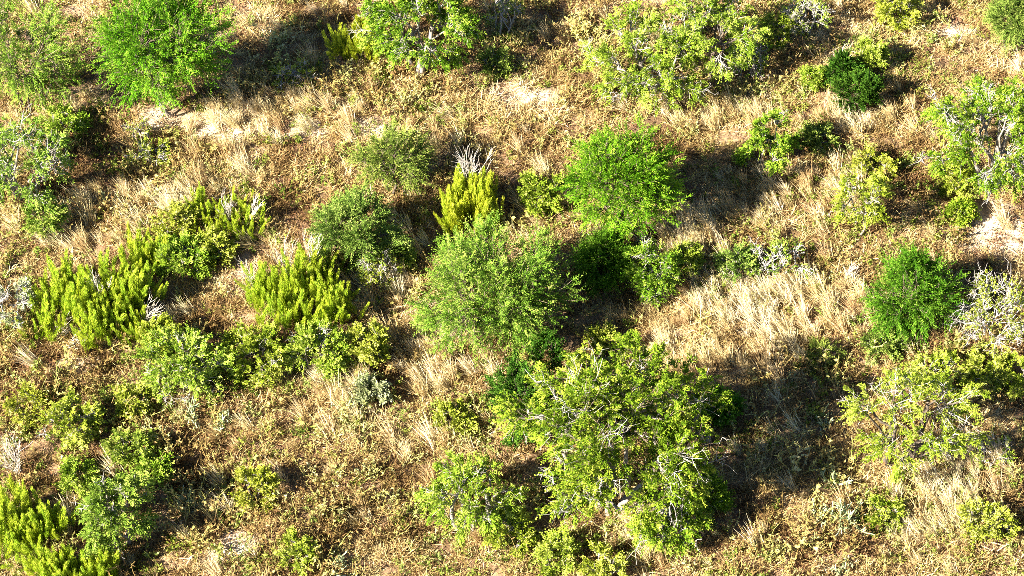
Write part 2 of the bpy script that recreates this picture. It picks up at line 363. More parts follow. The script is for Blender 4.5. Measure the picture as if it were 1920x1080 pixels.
def scatter(name, label, cat, coll, nvar, x, y, scl, tint, r, tilt=0.15, spin=True, zoff=0.0):
    n = len(x)
    me = bpy.data.meshes.new(name)
    z = height(x, y) + zoff
    me.vertices.add(n); me.vertices.foreach_set('co', np.stack([x, y, z], 1).astype(np.float32).ravel())
    rot = np.stack([r.normal(size=n) * tilt, r.normal(size=n) * tilt, r.uniform(0, 2 * np.pi, n) if spin else r.normal(size=n) * 0.38], 1).astype(np.float32)
    at = me.attributes.new('rot', 'FLOAT_VECTOR', 'POINT'); at.data.foreach_set('vector', rot.ravel())
    at = me.attributes.new('scl', 'FLOAT', 'POINT'); at.data.foreach_set('value', scl.astype(np.float32))
    at = me.attributes.new('tint', 'FLOAT', 'POINT'); at.data.foreach_set('value', np.clip(tint, 0, 1).astype(np.float32))
    at = me.attributes.new('pick', 'INT', 'POINT'); at.data.foreach_set('value', r.integers(0, nvar, n).astype(np.int32))
    me.update()
    o = bpy.data.objects.new(name, me); col.objects.link(o)
    ng = bpy.data.node_groups.new(name, 'GeometryNodeTree')
    ng.interface.new_socket('Geometry', in_out='INPUT', socket_type='NodeSocketGeometry')
    ng.interface.new_socket('Geometry', in_out='OUTPUT', socket_type='NodeSocketGeometry')
    N = ng.nodes.new; L = ng.links.new
    gi = N('NodeGroupInput'); go = N('NodeGroupOutput'); ip = N('GeometryNodeInstanceOnPoints'); ci = N('GeometryNodeCollectionInfo')
    ci.inputs['Collection'].default_value = coll; ci.inputs['Separate Children'].default_value = True; ci.inputs['Reset Children'].default_value = True
    def named(nm, ty):
        a = N('GeometryNodeInputNamedAttribute'); a.data_type = ty; a.inputs['Name'].default_value = nm
        return a.outputs['Attribute']
    L(gi.outputs[0], ip.inputs['Points']); L(ci.outputs[0], ip.inputs['Instance']); ip.inputs['Pick Instance'].default_value = True
    L(named('pick', 'INT'), ip.inputs['Instance Index']); L(named('scl', 'FLOAT'), ip.inputs['Scale'])
    er = N('FunctionNodeEulerToRotation'); L(named('rot', 'FLOAT_VECTOR'), er.inputs[0]); L(er.outputs[0], ip.inputs['Rotation'])
    L(ip.outputs[0], go.inputs[0])
    md = o.modifiers.new('scatter', 'NODES'); md.node_group = ng
    tag(o, label, cat, kind='stuff')
    return o

def cover():
    r = np.random.default_rng(11)
    X0, X1, Y0, Y1 = -17.5, 17.5, -11.5, 13.5
    area = (X1 - X0) * (Y1 - Y0)
    def pts(dens):
        n = int(area * dens)
        return r.uniform(X0, X1, n), r.uniform(Y0, Y1, n)
    # short matted dry grass over everything
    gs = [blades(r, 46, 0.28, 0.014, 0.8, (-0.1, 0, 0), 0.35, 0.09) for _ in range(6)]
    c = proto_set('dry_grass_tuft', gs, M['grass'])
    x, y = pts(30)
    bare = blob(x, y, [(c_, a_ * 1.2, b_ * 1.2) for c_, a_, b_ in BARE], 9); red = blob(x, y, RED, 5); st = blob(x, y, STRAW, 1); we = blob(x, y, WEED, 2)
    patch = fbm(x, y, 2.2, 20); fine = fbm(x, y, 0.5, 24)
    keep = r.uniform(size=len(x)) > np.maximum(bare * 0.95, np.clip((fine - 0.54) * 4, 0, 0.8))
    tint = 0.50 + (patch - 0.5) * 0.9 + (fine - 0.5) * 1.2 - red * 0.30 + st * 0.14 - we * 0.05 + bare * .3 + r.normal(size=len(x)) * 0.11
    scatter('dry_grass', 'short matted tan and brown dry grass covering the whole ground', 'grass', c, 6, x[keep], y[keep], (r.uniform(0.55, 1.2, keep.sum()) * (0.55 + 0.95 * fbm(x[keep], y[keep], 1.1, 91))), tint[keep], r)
    # tall straw-coloured bunch grass in patches, leaning with the wind
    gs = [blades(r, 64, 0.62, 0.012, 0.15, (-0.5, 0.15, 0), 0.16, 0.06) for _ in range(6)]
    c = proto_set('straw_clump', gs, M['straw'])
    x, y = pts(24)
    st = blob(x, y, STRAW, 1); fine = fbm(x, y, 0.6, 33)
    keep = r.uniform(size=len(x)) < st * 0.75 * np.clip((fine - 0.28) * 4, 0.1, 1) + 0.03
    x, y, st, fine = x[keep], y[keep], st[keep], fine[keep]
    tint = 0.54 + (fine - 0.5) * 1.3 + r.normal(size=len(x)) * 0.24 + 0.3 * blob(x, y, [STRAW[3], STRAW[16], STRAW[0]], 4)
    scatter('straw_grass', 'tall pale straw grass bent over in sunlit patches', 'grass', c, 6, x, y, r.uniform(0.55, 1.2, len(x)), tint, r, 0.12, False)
    # dry leafy weeds, yellow-brown to olive
    gs = [weed(r, h, 6, 52, w_, l_) for (h, w_, l_) in ((.42, .04, .08), (.5, .03, .07), (.36, .05, .07), (.55, .022, .09), (.4, .035, .06), (.6, .028, .075), (.45, .045, .085))]
    c = proto_set('dry_weed_plant', gs, M['weed'])
    x, y = pts(20)
    we = blob(x, y, WEED, 2); fine = fbm(x, y, 0.8, 43); bare = blob(x, y, BARE, 9)
    keep = (r.uniform(size=len(x)) < np.maximum(we * 0.6 * np.clip((fine - 0.3) * 4, 0.25, 1), np.clip((fine - 0.5) * 2.0, 0.06, 0.4))) & (bare < 0.5)
    x, y, fine = x[keep], y[keep], fine[keep]
    tint = 0.47 + (fbm(x, y, 2.5, 47) - 0.5) * 1.2 + r.normal(size=len(x)) * 0.26
    scatter('dry_weeds', 'tangled yellow brown dry weeds with small leaves', 'weeds', c, 7, x, y, r.uniform(0.6, 1.25, len(x)) * (0.55 + 0.95 * fbm(x, y, 1.0, 95)), tint, r)
    # low green herbs
    gs = [weed(r, 0.32, 6, 50, 0.04, 0.075, 0.006) for _ in range(6)]
    c = proto_set('green_herb_plant', gs, M['herb'])
    x, y = pts(12)
    sp = np.array(SPOTS); pk = r.integers(0, len(sp), 1100)
    x = np.concatenate([x, sp[pk, 0] + r.normal(size=1100) * 0.95]); y = np.concatenate([y, sp[pk, 1] + r.normal(size=1100) * 0.85])
    fine = fbm(x, y, 1.6, 53)
    keep = r.uniform(size=len(x)) < np.maximum(np.clip((fine - 0.47) * 3.0, 0.03, 0.6), blob(x, y, GREEN, 7) * 0.7)
    x, y = x[keep], y[keep]
    tint = 0.5 + (fbm(x, y, 1.5, 57) - 0.5) * 1.0 + r.normal(size=len(x)) * 0.2
    scatter('green_herbs', 'low green and olive herbs among the dry grass', 'weeds', c, 6, x, y, r.uniform(0.5, 1.2, len(x)), tint, r)
    # fallen leaves, chips and straw litter on the soil
    gs = [flakes(r, 60, 0.14, 0.06, 0.018) for _ in range(5)]
    c = proto_set('litter_patch', gs, M['litter'])
    x, y = pts(16)
    red = blob(x, y, RED, 5); bare = blob(x, y, BARE, 9)
    keep = r.uniform(size=len(x)) < 0.35 + 0.6 * np.maximum(red, bare)
    x, y, red, bare = x[keep], y[keep], red[keep], bare[keep]
    tint = 0.45 - red * 0.15 + bare * 0.35 + (fbm(x, y, 1.0, 67) - 0.5) * 0.8
    scatter('leaf_litter', 'reddish brown fallen leaves and chips on bare soil', 'litter', c, 5, x, y, r.uniform(0.7, 1.4, len(x)), tint, r, 0.1, zoff=0.01)

ground()
SPOTS = []

# ------------------------------------------------------------------ plants
def thing(name, label, cat, group, loc, rz=0.0):
    SPOTS.append(loc)
    e = bpy.data.objects.new(name, None); col.objects.link(e)
    e.empty_display_size = 0.2
    e.location = (loc[0], loc[1], float(height(loc[0], loc[1])) - 0.02); e.rotation_euler = (0, 0, rz)
    return tag(e, label, cat, group)

def crown_plant(name, label, cat, group, loc, R, zc, seed, leaf, bark='bark', twig='twig_brown', nl=12, lr=0.42, ntw=22, nsp=6,
                sp=(0.30, 14, 0.075, 0.017), droop=0.12, upw=0.25, spread=0.9, stems=5, sr=0.035, tr=0.007, bare=0.0, bare_n=10, lean=(0, 0), low=-0.55, inner=0.25, skirt=0):
    r = np.random.default_rng(seed)
    e = thing(name, label, cat, group, loc)
    R = np.array(R, float); C = np.array([lean[0], lean[1], zc])
    rm = R.mean()
    # lobes of the crown
    i = np.arange(nl) + 0.5
    ph = np.arccos(1 - (1 - low) * i / nl); th = np.pi * (1 + 5 ** 0.5) * i + r.uniform(0, 6.28)
    dirs = np.stack([np.cos(th) * np.sin(ph), np.sin(th) * np.sin(ph), np.cos(ph)], 1) + r.normal(size=(nl, 3)) * 0.22
    dirs = norm(dirs)
    lobe_r = lr * rm * r.uniform(0.7, 1.25, nl)
    depth = np.clip(1 - lobe_r / rm * 0.85, 0.1, 1) * r.uniform(0.75, 1.12, nl)
    depth[r.uniform(size=nl) < inner] *= 0.55
    Lc = C + dirs * R * depth[:, None]
    Lc[:, 2] = np.maximum(Lc[:, 2], lobe_r * 0.55 + 0.05)
    # stems
    ns = stems
    sa = np.arange(ns) / ns * 2 * np.pi + r.uniform(0, 1.2, ns)
    base = np.stack([np.cos(sa), np.sin(sa), np.zeros(ns)], 1) * (0.06 + 0.03 * ns) * np.array([1, 1, 0])
    tip = C + np.stack([np.cos(sa), np.sin(sa), np.full(ns, -0.1)], 1) * R * r.uniform(0.25, 0.5, (ns, 1))
    SP = wiggle(r, base, tip, 7, 0.07)
    stem_o = []
    for s in range(ns):
        g = Geo(); tubes(g, SP[s:s + 1], np.linspace(sr * 1.25, sr * 0.55, 7)[None] * r.uniform(0.75, 1.2), 7)
        stem_o.append(g.build('stem', M[bark], e, True))
    # limbs from the nearest stem to each lobe
    own = np.argmin(((Lc[:, None] - tip[None]) ** 2).sum(-1), 1)
    LA = SP[own, r.integers(3, 7, nl)]
    LP = wiggle(r, LA, Lc, 6, 0.09)
    for s in range(nl):
        g = Geo(); tubes(g, LP[s:s + 1], np.linspace(sr * 0.6, sr * 0.28, 6)[None], 5); g.build('limb', M[bark], stem_o[own[s]], True)
    # twigs reaching each lobe's surface
    n = nl * ntw
    li = np.repeat(np.arange(nl), ntw)
    td = norm(r.normal(size=(n, 3)) + dirs[li] * 0.55 + np.array([0, 0, upw]))
    tt = Lc[li] + td * (lobe_r[li] * r.uniform(0.6, 1.12, n))[:, None]
    tt[:, 2] = np.maximum(tt[:, 2], 0.06)
    f = r.integers(3, 6, n)
    TP = wiggle(r, LP[li, f], tt, 5, 0.10)
    g = Geo(); tubes(g, TP, np.linspace(tr * 1.2, tr * 0.6, 5)[None] * np.ones((n, 1)), 3)
    tag(g.build('twigs', M[twig], e), kind='stuff')
    # leafy shoots
    k = n * nsp
    ti = np.repeat(np.arange(n), nsp)
    t = r.uniform(0.3, 1.0, k) * 3.99; j = t.astype(int); ff = (t - j)[:, None]
    A = TP[ti, j] * (1 - ff) + TP[ti, j + 1] * ff
    D = norm(td[ti] * 0.6 + norm((A - C) / R) * 0.6 + np.array([0, 0, upw]) + r.normal(size=(k, 3)) * 0.45)
    lobevar = r.normal(size=nl) * 0.10
    var = np.clip(0.45 + lobevar[li[ti]] + r.normal(size=k) * 0.24, 0, 1)
    g = Geo()
    sprays(g, r, A, D, sp[0] * r.uniform(0.55, 1.25, k), sp[1], sp[2], sp[3], droop, spread, var)
    tag(g.build('crown', M[leaf], e), kind='stuff')
    if bare:
        # bleached leafless branches breaking through the crown
        m = bare_n
        bd = norm(r.normal(size=(m, 3)) + np.array([-0.1, -0.35, 0.75]))
        pick = r.integers(0, nl, m)
        bd = norm(bd + dirs[pick] * 0.8)
        B = Lc[pick] + bd * (lobe_r[pick] * bare * r.uniform(1.0, 1.75, m))[:, None]
        B[:, 2] = np.maximum(B[:, 2], 0.15)
        A = LP[pick, 3]
        BP = wiggle(r, A, B, 7, 0.10)
        for q in range(m):
            g = Geo(); tubes(g, BP[q:q + 1], np.linspace(0.015, 0.006, 7)[None], 4)
            nt_ = 7
            a = BP[np.full(nt_, q), r.integers(2, 6, nt_)]
            Ln = np.linalg.norm(B[q] - A[q])
            b = a + norm(bd[q] * 0.7 + r.normal(size=(nt_, 3)) * 0.75) * Ln * r.uniform(0.2, 0.5, (nt_, 1))
            fp = wiggle(r, a, b, 5, 0.11)
            tubes(g, fp, np.linspace(0.008, 0.0035, 5)[None] * np.ones((nt_, 1)), 3)
            nt2 = 14
            pi = r.integers(0, nt_, nt2); a = fp[pi, r.integers(1, 4, nt2)]
            b = a + norm(bd[q] * 0.5 + r.normal(size=(nt2, 3))) * Ln * r.uniform(0.1, 0.25, (nt2, 1))
            tubes(g, wiggle(r, a, b, 4, 0.1), np.linspace(0.0055, 0.0025, 4)[None] * np.ones((nt2, 1)), 3)
            g.build('bare_branch', M['twig'], e)
    return e

def feathery(label, loc, R, zc, seed, leaf='fea_bright', **k):
    a = dict(nl=20, lr=0.47, ntw=24, nsp=6, sp=(0.34, 18, 0.085, 0.020), droop=0.12, upw=0.3, stems=6, sr=0.03, bark='bark_dark', inner=0.25, spread=0.6, low=-0.85)
    a.update(k)
    return crown_plant('feathery_shrub', label, 'shrub', 'feathery rounded green shrubs', loc, R, zc, seed, leaf, **a)

def mesquite(label, loc, R, zc, seed, leaf='mesq', **k):
    a = dict(nl=18, lr=0.30, ntw=14, nsp=6, sp=(0.24, 13, 0.095, 0.030), droop=0.35, upw=0.15, low=-0.65, stems=4, sr=0.055, bare=0.95, bare_n=9, inner=0.15, twig='twig', tr=0.007, bark='bark')
    a.update(k)
    return crown_plant('mesquite_tree', label, 'tree', 'open mesquite trees', loc, R, zc, seed, leaf, **a)

def leafy(label, loc, R, zc, seed, leaf='shrub', **k):
    a = dict(nl=9, lr=0.40, ntw=14, nsp=6, sp=(0.20, 9, 0.075, 0.038), droop=0.1, upw=0.3, low=-0.8, stems=4, sr=0.022, inner=0.2, twig='twig', tr=0.006)
    a.update(k)
    return crown_plant('leafy_shrub', label, 'shrub', 'small leafy shrubs', loc, R, zc, seed, leaf, **a)

def twiggy(label, loc, R, zc, seed, leaf='shrub_yel', **k):
    a = dict(nl=10, lr=0.36, ntw=14, nsp=2, sp=(0.14, 8, 0.05, 0.03), droop=0.1, upw=0.3, stems=5, sr=0.024, inner=0.2, twig='twig', bark='twig', tr=0.009, bare=1.0, bare_n=8)
    a.update(k)
    return crown_plant('bare_twig_shrub', label, 'shrub', 'pale shrubs of mostly bare twigs', loc, R, zc, seed, leaf, **a)

# plume shapes shared by the broom-like shrubs
def plume_mesh(r, mat, n=230):
    g = Geo()
    t = r.uniform(0, 1, n) ** 0.85
    az = r.uniform(0, 2 * np.pi, n)
    rad = 0.15 * np.clip(1.08 - t, 0, 1) ** 0.75 * np.clip(t * 6 + .3, 0, 1) * r.uniform(0.2, 1, n)
    bx, by = r.normal(size=2) * 0.06
    B = np.stack([np.cos(az) * rad + bx * t * t, np.sin(az) * rad + by * t * t, t * 0.92], 1)
    d = norm(np.stack([np.cos(az) * 0.38, np.sin(az) * 0.38, np.ones(n)], 1) + r.normal(size=(n, 3)) * 0.17)
    s = norm(np.cross(d, r.normal(size=(n, 3))))
    leaves(g, B, d, s, 0.19 * (1.1 - 0.5 * t) * r.uniform(.7, 1.2, n), 0.024 * r.uniform(.7, 1.2, n), np.clip(0.28 + 0.4 * t + r.normal(size=n) * 0.17, 0, 1))
    st = np.array([[[0, 0, -0.9], [0, 0, -0.3], [bx * .1, by * .1, 0.3], [bx * .6, by * .6, 0.75]]])
    tubes(g, st, np.array([[0.012, 0.011, 0.008, 0.004]]), 3, 0.25)
    return g.mesh('plume', mat)

_r = np.random.default_rng(5)
PL = {m: [plume_mesh(_r, M[m]) for _ in range(6)] for m in ('lime', 'lime_gold')}

def dead_fan(parent, r, at, n, h, spread, lean=(0, 0), name='dead_stem', rad=0.0075):
    """bleached dead stems standing in a fan"""
    for _ in range(int(n * 1.4)):
        g = Geo()
        A = np.array([[at[0] + r.normal() * 0.06, at[1] + r.normal() * 0.06, at[2]]])
        d = norm(np.array([[r.normal() * spread + lean[0], r.normal() * spread + lean[1], 1.0]]))
        L = h * r.uniform(0.65, 1.15)
        Pp = wiggle(r, A, A + d * L, 7, 0.035)
        tubes(g, Pp, np.linspace(rad, rad * 0.45, 7)[None], 4)
        k = 6
        a = Pp[np.zeros(k, int), r.integers(2, 6, k)]
        b = a + norm(d + r.normal(size=(k, 3)) * 0.33) * L * r.uniform(0.2, 0.45, (k, 1))
        tubes(g, wiggle(r, a, b, 4, 0.06), np.linspace(rad * 0.6, rad * 0.3, 4)[None] * np.ones((k, 1)), 3)
        g.build(name, M['deadwood'], parent)

def broom(label, loc, R, h, seed, leaf='lime', n=70, tilt=0.42, size=0.9, dead=()):
    """upright shrub of many tapering leafy plumes"""
    r = np.random.default_rng(seed)
    e = thing('broom_shrub', label, 'shrub', 'lime green broom-like shrubs', loc)
    nc = max(3, n // 15)
    ph = np.sqrt((np.arange(nc) + 0.5) / nc) * r.uniform(0.7, 1.0, nc); th = np.pi * (1 + 5 ** 0.5) * np.arange(nc) + r.uniform(0, 6) + r.normal(size=nc) * 0.3
    cx, cy_ = np.cos(th) * ph * R[0] * 0.98, np.sin(th) * ph * R[1] * 0.98
    hc = r.uniform(0.62, 1.08, nc) * (1 - 0.3 * ph ** 2)
    SP = wiggle(r, np.stack([cx * 0.12, cy_ * 0.12, np.zeros(nc)], 1), np.stack([cx, cy_, h * hc * 0.4], 1), 6, 0.06)
    stem_o = []
    for s in range(nc):
        g = Geo(); tubes(g, SP[s:s + 1], np.linspace(0.026, 0.012, 6)[None], 5); stem_o.append(g.build('stem', M['bark'], e, True))
    for c in range(nc):
        m = int(n / nc * r.uniform(0.6, 1.35))
        rc = 0.30 * math.sqrt(R[0] * R[1] / (nc * 0.09)) * r.uniform(1.0, 1.4)
        for i in range(m):
            u = math.sqrt((i + 0.5) / m); a = 2.39996 * i + c + r.normal() * 0.2
            dx, dy = math.cos(a) * u, math.sin(a) * u
            sz = size * r.uniform(0.75, 1.25) * (1.1 - 0.3 * u)
            z = max(0.03, (h * hc[c] - sz * 0.85) * (0.25 + 0.75 * math.sqrt(max(0, 1 - (0.95 * u) ** 2))) * r.uniform(0.8, 1.1))
            o = bpy.data.objects.new('plume', PL[leaf][int(r.integers(0, 6))]); col.objects.link(o); o.parent = stem_o[c]
            o.location = (cx[c] + dx * rc, cy_[c] + dy * rc, z)
            o.rotation_euler = (-(dy * 0.35 + cy_[c] / R[1] * 0.25) * tilt * 2 + r.normal() * 0.08, (dx * 0.35 + cx[c] / R[0] * 0.25) * tilt * 2 + r.normal() * 0.08, r.uniform(0, 6.28))
            wd = sz * r.uniform(0.5, 0.7)
            o.scale = (wd, wd, sz)
    for (at, dn, dh, spr, ln) in dead: dead_fan(e, r, at, dn, dh, spr, ln)
    return e

def cactus(label, loc, h, seed, n=9, rad=0.017):
    """pencil cactus: upright jointed pale stems"""
    r = np.random.default_rng(seed)
    e = thing('pencil_cactus', label, 'cactus', 'pale pencil cactus plants', loc)
    for i in range(n):
        g = Geo()
        A = np.array([[r.normal() * 0.07, r.normal() * 0.07, -0.02]])
        d = norm(np.array([[r.normal() * 0.5, r.normal() * 0.5, 1.0]])); L = h * r.uniform(0.5, 1.1)
        Pp = wiggle(r, A, A + d * L, 6, 0.06)
        tubes(g, Pp, np.array([[.8, 1, .9, 1.05, .9, .55]]) * rad, 5, float(r.uniform(.3, .8)))
        k = 5
        a = Pp[np.zeros(k, int), r.integers(1, 5, k)]; b = a + norm(d + r.normal(size=(k, 3)) * 0.6) * L * r.uniform(.2, .42, (k, 1))
        tubes(g, wiggle(r, a, b, 4, 0.05), np.array([[.7, .95, .9, .5]]) * rad * np.ones((k, 1)), 4, r.uniform(.3, 1, k))
        g.build('jointed_stem', M['cactus'], e)
    g = Geo()
    k = 60
    B = r.normal(size=(k, 3)) * np.array([h * .3, h * .3, h * .22]) + np.array([0, 0, h * 0.45]); B[:, 2] = np.maximum(B[:, 2], 0.03)
    d = norm(r.normal(size=(k, 3)) + np.array([0, 0, .5])); leaves(g, B, d, norm(np.cross(d, r.normal(size=(k, 3)))), 0.05, 0.02, r.uniform(0, 1, k))
    tag(g.build('leaves', M['sage'], e), kind='stuff')
    return e

def dead_clump(label, loc, h, seed, n=8, spread=0.35, lean=(0, 0)):
    r = np.random.default_rng(seed)
    e = thing('dead_stem_clump', label, 'dead plant', 'bleached dead stem clumps', loc)
    dead_fan(e, r, (0, 0, -0.02), n, h, spread, lean)
    return e

# feathery rounded shrubs
feathery('large rounded bright green feathery tree casting the big dark shadow near the top left', (-8.75, 5.81), (2.0, 1.6, 1.6), 2.4, 101, nl=30, stems=5, sr=.026, bark='bark')
feathery('mid green feathery tree cut off by the left edge at the top corner', (-12.30, 6.09), (1.55, 1.5, 1.4), 2.0, 102, 'fea_green', nl=18, ntw=20, nsp=5, bark='bark_dark')
feathery('bright green round feathery shrub right of centre above the pale straw grass', (2.65, 1.70), (1.6, 1.35, 1.3), 2.0, 103, nl=24)
feathery('widest mid green feathery shrub at the centre of the scene', (-0.49, -1.51), (2.12, 1.6, 1.4), 1.7, 104, 'fea_green', nl=28, ntw=26)
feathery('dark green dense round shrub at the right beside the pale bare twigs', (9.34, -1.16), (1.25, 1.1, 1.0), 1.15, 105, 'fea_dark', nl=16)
feathery('grey green feathery shrub behind the golden plume shrub', (-2.96, 3.18), (1.1, .85, .85), 0.95, 106, 'fea_grey', nl=11, ntw=18, nsp=5)
feathery('blue grey green feathery shrub behind the largest lime plume shrub', (-3.81, 0.88), (1.12, .95, .95), 1.1, 107, 'fea_grey', nl=14, ntw=22, nsp=6)
feathery('small grey green feathery shrub in the top right corner', (13.10, 8.26), (.6, .6, .6), .9, 108, 'fea_grey', nl=9)
feathery('shaded dark green shrub between the central shrub and the slim leafy one', (2.23, 0.28), (.72, .7, .6), .7, 109, 'fea_dark', nl=9)
feathery('small grey green bush at the lower edge of the pale straw grass', (7.28, -2.37), (.45, .4, .33), .35, 110, 'fea_grey', nl=7, ntw=12, nsp=5, sp=(.18, 12, .06, .014))
# mesquites
mesquite('largest mesquite with dense yellow green leaves and many grey branches in front', (2.18, -6.39), (2.65, 2.2, 1.75), 2.7, 201, nl=42, lr=.28, ntw=19, nsp=7, bare_n=34, stems=6, sr=.07, twig='twig_brown', tr=.005)
mesquite('lime leaved mesquite at the top edge left of the centre', (-2.37, 7.26), (1.65, 1.4, 1.2), 1.8, 202, nl=22, bare_n=10)
mesquite('sparse yellowish mesquite with tan twigs at the top right of centre', (3.45, 6.42), (1.7, 1.7, .95), 1.3, 203, 'mesq_pale', nl=24, ntw=11, nsp=5, bare_n=6)
mesquite('dark trunked pale mesquite at the top beside the white forked branches', (5.02, 7.07), (1.5, 1.4, 1.05), 1.7, 204, 'mesq_pale', nl=20, ntw=11, nsp=5, bark='bark_dark', bare_n=4)
mesquite('tall mesquite with white dead branches and leaning dark trunk at the right edge', (11.78, 3.04), (1.65, 1.9, 1.45), 2.1, 205, nl=28, ntw=12, bare_n=24, lean=(-.2, 0))
mesquite('pale yellow green mesquite left of the largest one at the bottom', (-0.88, -6.80), (1.2, 1.0, .8), 1.2, 206, 'mesq_pale', nl=16, ntw=12, nsp=5, bare_n=7)
mesquite('open lime mesquite with forked trunks at the lower right', (8.86, -5.28), (1.7, 1.35, 1.2), 1.8, 207, 'mesq_pale', nl=20, ntw=9, nsp=5, bare_n=7, bark='bark_dark', lean=(.1, 0))
mesquite('cool green mesquite with white forked branches at the lower left', (-8.68, -7.29), (.98, .9, .85), 1.2, 208, 'mesq_cool', nl=15, ntw=13, nsp=6, bare_n=9)
mesquite('slim sparse mesquite right of the pale straw patch', (8.51, 1.69), (.75, .7, .85), 1.1, 209, 'mesq_pale', nl=10, ntw=9, nsp=4, bare_n=4, stems=3, sr=.03)
mesquite('small bright mesquite standing alone beside the shadow of the round feathery shrub', (6.35, 3.63), (.72, .65, .8), 1.1, 210, 'mesq', nl=10, ntw=12, nsp=5, bare_n=3, stems=3, sr=.03)
mesquite('low mesquite boughs spreading right of the trunk of the largest one', (3.43, -7.37), (.95, .7, .65), .9, 211, 'mesq', nl=11, ntw=12, nsp=5, bare_n=5, stems=3)
mesquite('grey green mesquite full of bleached twigs cut by the left edge', (-11.93, 2.82), (1.3, 1.5, 1.0), 1.2, 212, 'mesq_cool', nl=20, ntw=10, nsp=4, bare_n=12)
# lime plume shrubs
broom('widest lime plume shrub at the far left with dead stems on its right', (-9.82, -0.95), (1.6, 1.3), 1.35, 301, n=252,
      dead=[((1.05, -.45, .25), 9, .75, .3, (.75, 0)), ((.1, .1, .5), 6, .8, .25, (0, 0)), ((-.9, -.7, .05), 5, .6, .3, (.6, 0))])
broom('largest lime plume shrub left of centre with bleached stems along its top', (-5.04, -0.78), (1.3, 1.25), 1.45, 302, n=217,
      dead=[((-1.05, .45, .3), 9, .85, .25, (-.35, .2)), ((-.3, .8, .5), 8, .9, .22, (-.15, .2)), ((.25, .85, .55), 8, .9, .22, (.1, .2))])
broom('upright golden lime plume shrub with grey dead stems above the central shrub', (-0.99, 2.22), (.9, .7), 1.65, 303, 'lime_gold', n=137, tilt=.25, size=1.05,
      dead=[((0, .5, .7), 12, 1.05, .28, (0, .15))])
broom('loose lime plume shrub with dead stems left of the blue grey shrub', (-6.96, 1.70), (.9, .75), .95, 304, n=82, size=.65,
      dead=[((.05, .25, .3), 9, .7, .22, (0, .1)), ((.55, .2, .3), 5, .7, .2, (.5, .2))])
broom('small lime plume shrub behind the widest plume shrub', (-8.90, 0.59), (.55, .45), 1.0, 305, n=68)
broom('vivid lime plume shrub in the lower left corner', (-10.68, -7.19), (.85, .85), 1.3, 306, n=137)
broom('lime plume shrub cut off by the bottom edge at the left', (-9.51, -8.48), (1.0, .6), 1.2, 307, n=137)
broom('golden lime plume shrub at the foot of the top edge mesquite', (-3.99, 7.72), (.55, .55), 1.25, 308, 'lime_gold', n=68)
broom('narrow lime plume shrub growing among the pale leafy ones at the left', (-7.66, 2.23), (.35, .3), .8, 309, n=31, size=.65)
broom('low lime plume shrub just in front of the widest plume shrub', (-8.66, -1.77), (.5, .4), .8, 310, n=59, size=.65)
# dark shrubs
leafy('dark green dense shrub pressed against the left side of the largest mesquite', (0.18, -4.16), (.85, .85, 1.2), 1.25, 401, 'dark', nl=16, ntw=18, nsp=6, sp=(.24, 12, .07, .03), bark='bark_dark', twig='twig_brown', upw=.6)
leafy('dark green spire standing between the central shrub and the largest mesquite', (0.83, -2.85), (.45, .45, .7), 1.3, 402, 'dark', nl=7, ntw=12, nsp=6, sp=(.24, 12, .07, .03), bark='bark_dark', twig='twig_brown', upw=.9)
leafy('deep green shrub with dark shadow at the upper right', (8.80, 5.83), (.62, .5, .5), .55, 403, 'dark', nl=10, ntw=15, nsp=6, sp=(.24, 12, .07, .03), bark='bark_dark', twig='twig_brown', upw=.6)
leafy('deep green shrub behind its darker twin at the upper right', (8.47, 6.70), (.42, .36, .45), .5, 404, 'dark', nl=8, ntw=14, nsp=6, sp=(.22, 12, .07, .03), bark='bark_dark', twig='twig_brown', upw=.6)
# leafy shrubs
leafy('pale yellow green bush beside the two deep green shrubs', (9.27, 7.28), (.5, .42, .42), .45, 501, 'shrub_yel')
leafy('slim bright green shrub with white stems right of the central shadow', (3.35, -0.23), (.72, .6, .8), .9, 502, 'mesq', nl=12, bare=.9, bare_n=5, sp=(.22, 12, .07, .026))
leafy('small green shrub between the golden plume shrub and round feathery shrub', (0.63, 2.63), (.7, .5, .45), .5, 503, 'shrub', nl=10)
leafy('pale green bush against the top edge at the right', (10.09, 9.08), (.8, .6, .5), .5, 504, 'shrub_yel', nl=10, nsp=5)
leafy('green leafy shrub between the two left plume shrubs in dark shade', (-7.89, 0.55), (.75, .6, .5), .5, 505, 'shrub', nl=11)
leafy('broad leafy shrub with white twigs below the left plume shrubs', (-7.56, -3.00), (1.15, 1.0, .75), .7, 506, 'shrub', nl=17, bare=1.0, bare_n=8)
leafy('leafy shrub in the middle of the row below the left plume shrubs', (-5.94, -2.63), (.9, .75, .62), .6, 507, 'shrub', nl=14, bare=.9, bare_n=3)
leafy('pale leafy shrub below the largest lime plume shrub', (-4.52, -2.52), (.85, .7, .6), .6, 508, 'shrub', nl=13, bare=.9, bare_n=3)
leafy('pale yellow green leafy shrub at the right end of the left row', (-3.33, -2.33), (.6, .55, .55), .55, 509, 'shrub_yel', nl=10, bare=.9, bare_n=3)
leafy('yellow green leafy bush beside the low front plume shrub', (-8.25, -1.97), (.5, .45, .4), .4, 510, 'shrub_yel')
leafy('pale green low shrub with black gap beneath at the left', (-9.98, -4.57), (.85, .6, .5), .55, 511, 'shrub_yel', nl=11, nsp=4, bare=.9, bare_n=4)
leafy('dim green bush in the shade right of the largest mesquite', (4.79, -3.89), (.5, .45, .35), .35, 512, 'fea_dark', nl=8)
leafy('yellow green weed bush in the lower left brown grass', (-5.68, -6.23), (.5, .42, .42), .4, 513, 'shrub_yel', nsp=4)
leafy('small pale bush in the brown grass left of the largest mesquite', (-3.26, -3.42), (.4, .38, .35), .35, 514, 'sage', nl=7)
